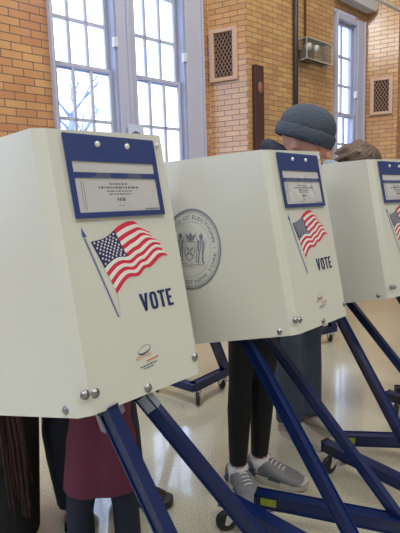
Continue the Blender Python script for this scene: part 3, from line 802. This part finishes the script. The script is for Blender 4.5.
def person(name, label, S):
    """S: dict of joints in world coordinates; one continuous body plus clothing children"""
    o = ((S['footL'][0]+S['footR'][0])/2, (S['footL'][1]+S['footR'][1])/2, 0)
    t = empty('person', o); tagp(t, label, 'person')
    k = S.get('k', 1.0); off = Vector(o); J = {a: Vector(v)-off for a, v in S.items() if isinstance(v, tuple) and len(v) == 3}
    b = NB()
    R = lambda r: r*k
    hipL, hipR = J['pelvis']+J['across']*.09*k, J['pelvis']-J['across']*.09*k
    J['across'] = J['across']
    def torso(b, g=0):
        for sg in (-1, 1):
            cap(b, J['pelvis']+A*sg*.07*k, J['waist']+A*sg*.055*k, R(.105)+g, R(.088)+g); cap(b, J['waist']+A*sg*.055*k, J['chest']+A*sg*.075*k, R(.088)+g, R(.098)+g)
        cap(b, J['chest']+A*.15*k, J['chest']-A*.15*k, R(.068)+g, R(.068)+g)
    def legs(b, g=0, ank=0):
        for f in 'LR':
            sg = 1 if f == 'L' else -1
            hip = J['pelvis']+A*sg*.085*k; kn = J['knee'+f]; an = J['foot'+f]+V3(0, 0, .085*k+ank)
            q = S.get('lr', 1); cap(b, hip, kn, R(.085), R(.054)*q); cap(b, kn, kn.lerp(an, .35), R(.053)*q, R(.056)*q); cap(b, kn.lerp(an, .35), an, R(.056)*q, R(.037)*q)
    def arms(b, g=0, stop=1.0):
        for f in 'LR':
            sg = 1 if f == 'L' else -1
            sh = J['chest']+A*sg*.17*k+V3(0, 0, .02); el = J['elbow'+f]; ha = J['hand'+f]
            cap(b, sh, el, R(.050)+g, R(.038)+g); cap(b, el, el.lerp(ha, stop), R(.038)+g, R(.026)+g)
    A = J['across'] = Vector(S['across']).normalized()
    torso(b); legs(b); arms(b)
    cap(b, J['chest'], J['head']-Vector(S['up']).normalized()*.06*k, R(.060), R(.052))
    Q, M = head(b, J['head'], S['face'], S['up'], k)
    for f in 'LR':
        sg = 1 if f == 'L' else -1
        hand(b, J['hand'+f], J['hand'+f]-J['elbow'+f], (0, 0, 1), sg, k)
        fo = J['foot'+f]; tt = Vector((*S['toe'+f], 0))-off; cap(b, fo+V3(0, 0, .05*k), fo.lerp(tt, .62)+V3(0, 0, .032*k), R(.034), R(.020))
    body = obj('body', remesh(b, .0085, 3), SKIN, t, True)
    face_parts(body, Q, M, k)
    # trousers
    b = NB(); 
    for sg in (-1, 1): cap(b, J['pelvis']+A*sg*.07*k, J['waist']+A*sg*.055*k, R(.112), R(.094))
    g = S.get('leg_g', .010)
    for f in 'LR':
        sg = 1 if f == 'L' else -1
        hip = J['pelvis']+A*sg*.085*k; kn = J['knee'+f]; an = J['foot'+f]+V3(0, 0, S.get('hem', .09))
        q = S.get('lr', 1); cap(b, hip, kn, R(.088)+g, R(.055)*q+g); m = kn.lerp(an, .35); cap(b, kn, m, R(.054)*q+g, R(.057)*q+g)
        e = an; r1 = R(.037)*q+g if S.get('slim') else R(.052)+g
        d, s_, u_ = frame_of(e-m); lathe_rings(b, [(m, 0), (m, R(.056)*q+g), (e, r1), (e, 0)], s_, u_, 16)
    obj(S['legname'], remesh(b, .009, S.get('lsm', 4)), S['legmat'], t, True)
    # jacket
    b = NB(); g = S.get('coat_g', .020)
    torso(b, g); arms(b, g, .92)
    cap(b, J['chest']+V3(0, 0, .03), J['chest'].lerp(J['head'], .48), R(.075), R(.070))
    if 'coat_hem' in S:
        hx, hy, hz, hr = S['coat_hem']; hc = V3(hx, hy, hz)-off; hc.z = hz
        d, s_, u_ = frame_of(hc-J['waist']); c2 = s_*0
        for sg in (-1, 1):
            lathe_rings(b, [(J['waist']+A*sg*.04*k, 0), (J['waist']+A*sg*.04*k, R(.10)+g), (J['pelvis'].lerp(hc, .2)+A*sg*.05*k, hr*.95), (hc+A*sg*.055*k, hr), (hc+A*sg*.055*k, 0)], s_, u_, 20)
    obj(S['coatname'], remesh(b, .010, 4), S['coatmat'], t, True)
    for f in 'LR':
        fo = S['foot'+f]; tt = S['toe'+f]; d = Vector((tt[0]-fo[0], tt[1]-fo[1])).normalized()
        hl = (fo[0]-d.x*.055*k-o[0], fo[1]-d.y*.055*k-o[1]); tl = (tt[0]-o[0], tt[1]-o[1])
        shoe(t, hl, tl, S['shoemats'], h=S.get('shoe_h', .088)*k, w=.052*k)
        if S.get('socks'):
            b = NB(); c0 = J['foot'+f]; cyl(b, c0+V3(0, 0, .045), c0+V3(0, 0, .104), .0445*k, 16); obj('sock', b, SOCK, t, True)
    return t, Q, M, J

def knit_hat(t, Q, M, k=1.0):
    b = NB(); n = 40; rings = []
    prof = [(-.004, .098), (.010, .103), (.040, .104), (.052, .100)]
    def ringset(prof, sy=1.13):
        prev = None; first = None
        for z, r in prof:
            cur = [b.verts.new(Q((r+.0012*math.cos(q*20))*math.cos(2*PI*q/n), -.012+(r+.0012*math.cos(q*20))*sy*math.sin(2*PI*q/n), z)) for q in range(n)] if r > 0 else [b.verts.new(Q(0, -.012, z))]
            if prev:
                for j in range(n):
                    if len(cur) == 1: b.faces.new((prev[j], prev[(j+1) % n], cur[0]))
                    else: b.faces.new((prev[j], prev[(j+1) % n], cur[(j+1) % n], cur[j]))
            prev = cur
    ringset([(.034, .096), (.052, .104), (.080, .103), (.106, .093), (.130, .074), (.146, .048), (.153, .019), (.154, 0)])
    hat = obj('knit_hat', b, KNIT, t, True)
    b = NB(); ringset([(.010, .095), (.003, .101), (.006, .108), (.024, .112), (.048, .112), (.057, .106), (.053, .098)])
    obj('folded_brim', b, KNIT, hat, True)
def hair(t, Q, M, m, k=1.0, grow=1.0, seed=1):
    b = NB(); rr = random.Random(seed)
    ell(b, Q(0, -.022, .032), .088*k*grow, .100*k*grow, .092*k*grow, M); ell(b, Q(0, -.050, -.020), .080*k*grow, .066*k*grow, .085*k*grow, M)
    for i in range(26):
        a = rr.uniform(0, 2*PI); h = rr.uniform(-.3, 1); r = math.sqrt(max(0, 1-h*h))
        x, y, z = .082*r*math.cos(a), -.03+.088*r*math.sin(a), .03+.088*h
        if y > .03 and z < .05: continue
        p = Q(x*grow, y*grow, z*grow); q = Q(x*grow*1.04, (y-.03)*grow, (z-.035)*grow); cap(b, p, q, .017*k, .012*k, 8, 3)
    obj('hair', remesh(b, .007, 2), m, t, True)

# A : knitted hat, black leggings, grey running shoes (at the middle booth)
S = dict(footL=(.140, 1.925, 0), footR=(.243, 1.995, 0), toeL=(.210, 1.745), toeR=(.437, 1.895), kneeL=(.160, 1.955, .48), kneeR=(.268, 2.01, .49),
         pelvis=(.245, 2.02, .88), waist=(.262, 2.06, 1.08), chest=(.310, 2.10, 1.35), across=(-.35, .94, 0), head=(.447, 1.985, 1.478), face=(.84, -.50, -.36), up=(.26, -.10, .95),
         elbowL=(.34, 2.26, 1.10), elbowR=(.30, 1.90, 1.06), handL=(.44, 2.10, 1.04), handR=(.34, 1.78, .98), k=1.0, slim=True, lr=.80, hem=.108, leg_g=.009, lsm=2,
         legname='leggings', legmat=LEGG, coatname='jacket', coatmat=NAVYC, shoemats=[SHOEG, SOLE, LACE, SHOED], socks=True, shoe_h=.100, coat_g=.014)
t, Q, M, J = person('p', 'person in slate knit hat, black leggings and grey running shoes bent over the middle booth', S); knit_hat(t, Q, M)
o = t.location; b = NB(); tube(b, [V3(.36-o.x, 2.17-o.y, 1.455), V3(.318-o.x, 2.13-o.y, 1.475), V3(.305-o.x, 2.06-o.y, 1.478), V3(.335-o.x, 1.99-o.y, 1.45), V3(.39-o.x, 1.95-o.y, 1.41)], [.022, .034, .036, .034, .022], 12)
obj('collar', remesh(b, .008, 3), NAVYC, t, True)
# B : brown hair, grey-blue jacket, jeans, taupe shoes (at the right booth)
S = dict(footL=(.455, 2.37, 0), footR=(.570, 2.46, 0), toeL=(.600, 2.205), toeR=(.715, 2.36), kneeL=(.455, 2.42, .50), kneeR=(.575, 2.50, .50),
         pelvis=(.545, 2.56, .88), waist=(.60, 2.60, 1.00), chest=(.74, 2.62, 1.22), across=(-.55, .83, 0), head=(.875, 2.55, 1.40), face=(.80, -.45, -.45), up=(.3, -.1, .9),
         elbowL=(.86, 2.84, 1.02), elbowR=(.66, 2.36, 1.02), handL=(.96, 2.70, 1.0), handR=(.84, 2.36, 1.02), k=.98, hem=.085, leg_g=.024,
         legname='jeans', legmat=JEAN, coatname='jacket', coatmat=GREYJ, shoemats=[SHOET, SOLE, LACE], shoe_h=.100)
t, Q, M, J = person('p', 'brown-haired person in grey-blue jacket, jeans and taupe shoes behind the right-hand booth', S); hair(t, Q, M, HAIRB, .98, 1.16, 3)
o = t.location; b = NB(); tube(b, [V3(.80-o.x, 2.68-o.y, 1.36), V3(.74-o.x, 2.62-o.y, 1.40), V3(.70-o.x, 2.53-o.y, 1.405), V3(.73-o.x, 2.45-o.y, 1.38), V3(.80-o.x, 2.41-o.y, 1.33)], [.03, .045, .052, .048, .03], 12)
obj('collar', remesh(b, .008, 3), GREYJ, t, True)
# C : child in maroon jacket
S = dict(footL=(-.42, 1.42, 0), footR=(-.27, 1.46, 0), toeL=(-.38, 1.28), toeR=(-.20, 1.32), kneeL=(-.42, 1.43, .26), kneeR=(-.275, 1.46, .26),
         pelvis=(-.345, 1.47, .47), waist=(-.345, 1.475, .56), chest=(-.34, 1.47, .76), across=(-.93, -.10, 0), head=(-.335, 1.46, .97), face=(.3, -.9, -.2), up=(0, -.1, 1),
         elbowL=(-.45, 1.42, .70), elbowR=(-.22, 1.42, .70), handL=(-.40, 1.30, .82), handR=(-.27, 1.30, .82), k=.60, hem=.05, leg_g=.012,
         legname='trousers', legmat=NAVYC, coatname='jacket', coatmat=MAROON, coat_g=.014, coat_hem=(-.350, 1.45, .325, .092), shoemats=[BLKL, RUBBER], shoe_h=.10)
t, Q, M, J = person('p', 'child in maroon jacket and dark trousers standing under the nearest booth', S); hair(t, Q, M, HAIRD, .6, 1.05, 5)
# D : adult in navy trousers and black leather shoes behind the child
S = dict(footL=(-.535, 1.80, 0), footR=(-.345, 1.88, 0), toeL=(-.485, 1.60), toeR=(-.150, 1.80), kneeL=(-.575, 1.80, .36), kneeR=(-.37, 1.87, .44),
         pelvis=(-.45, 1.93, .80), waist=(-.42, 1.90, .93), chest=(-.35, 1.82, 1.16), across=(-1, -.2, 0), head=(-.213, 1.735, 1.374), face=(.3, -.85, -.5), up=(0, -.3, .95),
         elbowL=(-.58, 1.78, .98), elbowR=(-.14, 1.72, .98), handL=(-.48, 1.64, .92), handR=(-.22, 1.60, .92), k=.98, hem=.05, leg_g=.032,
         legname='trousers', legmat=NAVYC, coatname='coat', coatmat=GREYC, shoemats=[BLKL, RUBBER], shoe_h=.085)
t, Q, M, J = person('p', 'adult in navy trousers and black leather shoes standing behind the child in maroon', S); hair(t, Q, M, mat('blue_black_hair', lin(34, 48, 84), .5, bump=(60, .8)), .98, .98, 8)
# E : dark coated person with red fringed scarf at the left edge
S = dict(footL=(-.86, 1.66, 0), footR=(-.74, 1.68, 0), toeL=(-.82, 1.44), toeR=(-.70, 1.47), kneeL=(-.85, 1.58, .36), kneeR=(-.74, 1.60, .36),
         pelvis=(-.78, 1.72, .66), waist=(-.76, 1.68, .78), chest=(-.70, 1.60, .98), across=(-1, .1, 0), head=(-.66, 1.50, 1.18), face=(.3, -.85, -.5), up=(0, -.3, .95),
         elbowL=(-.86, 1.60, .84), elbowR=(-.58, 1.60, .86), handL=(-.65, 1.50, .93), handR=(-.49, 1.46, .93), k=.92, hem=.05, leg_g=.016,
         legname='trousers', legmat=BLACKC, coatname='long_coat', coatmat=BLACKC, coat_hem=(-.80, 1.62, .05, .115), shoemats=[BLKL, RUBBER], shoe_h=.085)
t, Q, M, J = person('p', 'person in long black coat with dark red fringed scarf at the left edge', S); hair(t, Q, M, HAIRD, .92, 1.05, 9)
b = NB(); o = t.location; rr = random.Random(4)
q0 = V3(-.66-o.x, 1.49-o.y, 1.02)
tube(b, [q0+V3(-.07, .06, 0), q0+V3(-.06, -.03, -.02), q0, q0+V3(.06, -.01, -.02), q0+V3(.07, .07, 0)], .035, 10)
for i in range(22):
    x = -.655+.0030*i+rr.uniform(-.004, .004); y = 1.455+rr.uniform(-.012, .014); z1 = rr.uniform(.20, .34)
    pts = [(x-.02-o.x, y+.02-o.y, 1.0), (x-.01-o.x, y-o.y, .7), (x+rr.uniform(-.01, .01)-o.x, y-o.y, .5), (x+.01+rr.uniform(-.015, .015)-o.x, y+.005-o.y, z1)]
    tube(b, pts, [.012, .011, .007, .003], 6)
obj('scarf', b, REDY, t, True)

# snowy yard and one bare tree outside the big windows
bm = NB(); box(bm, -40, 40, -20, 60, -.2, -.12); o = obj('ground', bm, mat('pale_yard', lin(190, 194, 200), .9)); o['kind'] = 'structure'
t = empty('bare_tree', (-2.75, 10.5, -.12)); tagp(t, 'bare leafless tree outside seen through the left large window', 'tree')
BARK = mat('grey_bark', lin(150, 162, 190), .9)
tr = random.Random(12); bt = NB(); bb = NB()
tube(bt, [(0, 0, 0), (.05, 0, 1.2), (0, .05, 2.4), (.08, 0, 3.3)], [.16, .13, .10, .06], 10)
def grow(p, d, L, r, n):
    q = p+d*L; tube(bb, [p, p.lerp(q, .5)+Vector((tr.uniform(-.04, .04), 0, 0)), q], [r, r*.8, r*.6], 5)
    if n:
        for _ in range(3 if n > 2 else 2): grow(q, (d+Vector((tr.uniform(-.7, .7), tr.uniform(-.5, .5), tr.uniform(-.15, .4)))).normalized(), L*.72, r*.6, n-1)
for z in (1.9, 2.5, 3.0, 3.3):
    for _ in range(2): grow(Vector((.03, 0, z)), Vector((tr.uniform(-.8, .8), tr.uniform(-.4, .4), .8)).normalized(), .50, .036, 3)
obj('trunk', bt, BARK, t, True); obj('branches', bb, BARK, t, True)

# card pinned on the window mullion
bm = NB(); box(bm, -.09, .09, -.003, 0, 0, .13); o = obj('paper_card', bm, mat('pale_blue_paper', lin(196, 204, 226), .6))
o.matrix_world = MA @ Matrix.Translation((1.12, -.063, 1.885)); tagp(o, 'pale paper card fixed to the mullion between the two large windows', 'card')

# ------------------------------------------------------------------ light
w = bpy.data.worlds.new('sky'); SC.world = w; w.use_nodes = True
nt = w.node_tree; bg = nt.nodes['Background']; bg.inputs[1].default_value = 3.2
tc = nt.nodes.new('ShaderNodeTexCoord'); sp = nt.nodes.new('ShaderNodeSeparateXYZ'); nt.links.new(tc.outputs['Generated'], sp.inputs[0])
r = nt.nodes.new('ShaderNodeValToRGB'); nt.links.new(sp.outputs[2], r.inputs[0])
r.color_ramp.elements[0].position = 0; r.color_ramp.elements[0].color = (.80, .95, 1.25, 1)
r.color_ramp.elements[1].position = .6; r.color_ramp.elements[1].color = (.85, 1.1, 1.6, 1)
nt.links.new(r.outputs[0], bg.inputs[0])
def area(name, loc, tgt, size, power, col):
    l = bpy.data.lights.new(name, 'AREA'); l.energy = power; l.color = col; l.shape = 'RECTANGLE'; l.size = size[0]; l.size_y = size[1]
    o = bpy.data.objects.new(name, l); C.objects.link(o); o.location = loc
    o.rotation_euler = (Vector(tgt)-Vector(loc)).to_track_quat('-Z', 'Y').to_euler(); return o
area('ceiling_fill', (-2.0, -1.5, HC-.1), (-2.0, -1.5, 0), (1.5, 1.5), 105, (.98, 1, .97))  # unseen area lights added under the ceiling as room fill
area('ceiling_fill', (1.5, -1.5, HC-.1), (1.5, -1.5, 0), (1.5, 1.5), 120, (1, 1, .94))
area('ceiling_fill', (3.6, 2.2, HC-.1), (3.6, 2.2, 0), (1.2, 1.2), 110, (1, .95, .87))
area('ceiling_fill', (1.7, 3.8, HC-.1), (1.7, 3.8, 0), (.8, .8), 70, (1, .92, .78))
area('ceiling_fill', (-1.6, 1.0, HC-.1), (-1.6, 1.0, 0), (1.4, 1.4), 125, (.97, 1, 1))

# ------------------------------------------------------------------ camera
F = 469.7465; pitch, roll = .1351574, .0305746
cp, sp_ = math.cos(pitch), math.sin(pitch); cr, sr = math.cos(roll), math.sin(roll)
fwd = Vector((0, cp, -sp_)); up = Vector((0, sp_, cp)); rt = Vector((1, 0, 0))
r2 = rt*cr - up*sr; u2 = rt*sr + up*cr
M = Matrix((r2, u2, -fwd)).transposed().to_4x4(); M.translation = (0, 0, 1.25)
cd = bpy.data.cameras.new('camera'); cam = bpy.data.objects.new('camera', cd); C.objects.link(cam); cam.matrix_world = M
cd.sensor_fit = 'VERTICAL'; cd.sensor_height = 36; cd.lens = F*36/533; cd.clip_start = .02
SC.camera = cam
SC.view_settings.view_transform = 'Standard'; SC.view_settings.look = 'None'; SC.view_settings.exposure = 0; SC.view_settings.gamma = 1
SC.view_settings.use_curve_mapping = False
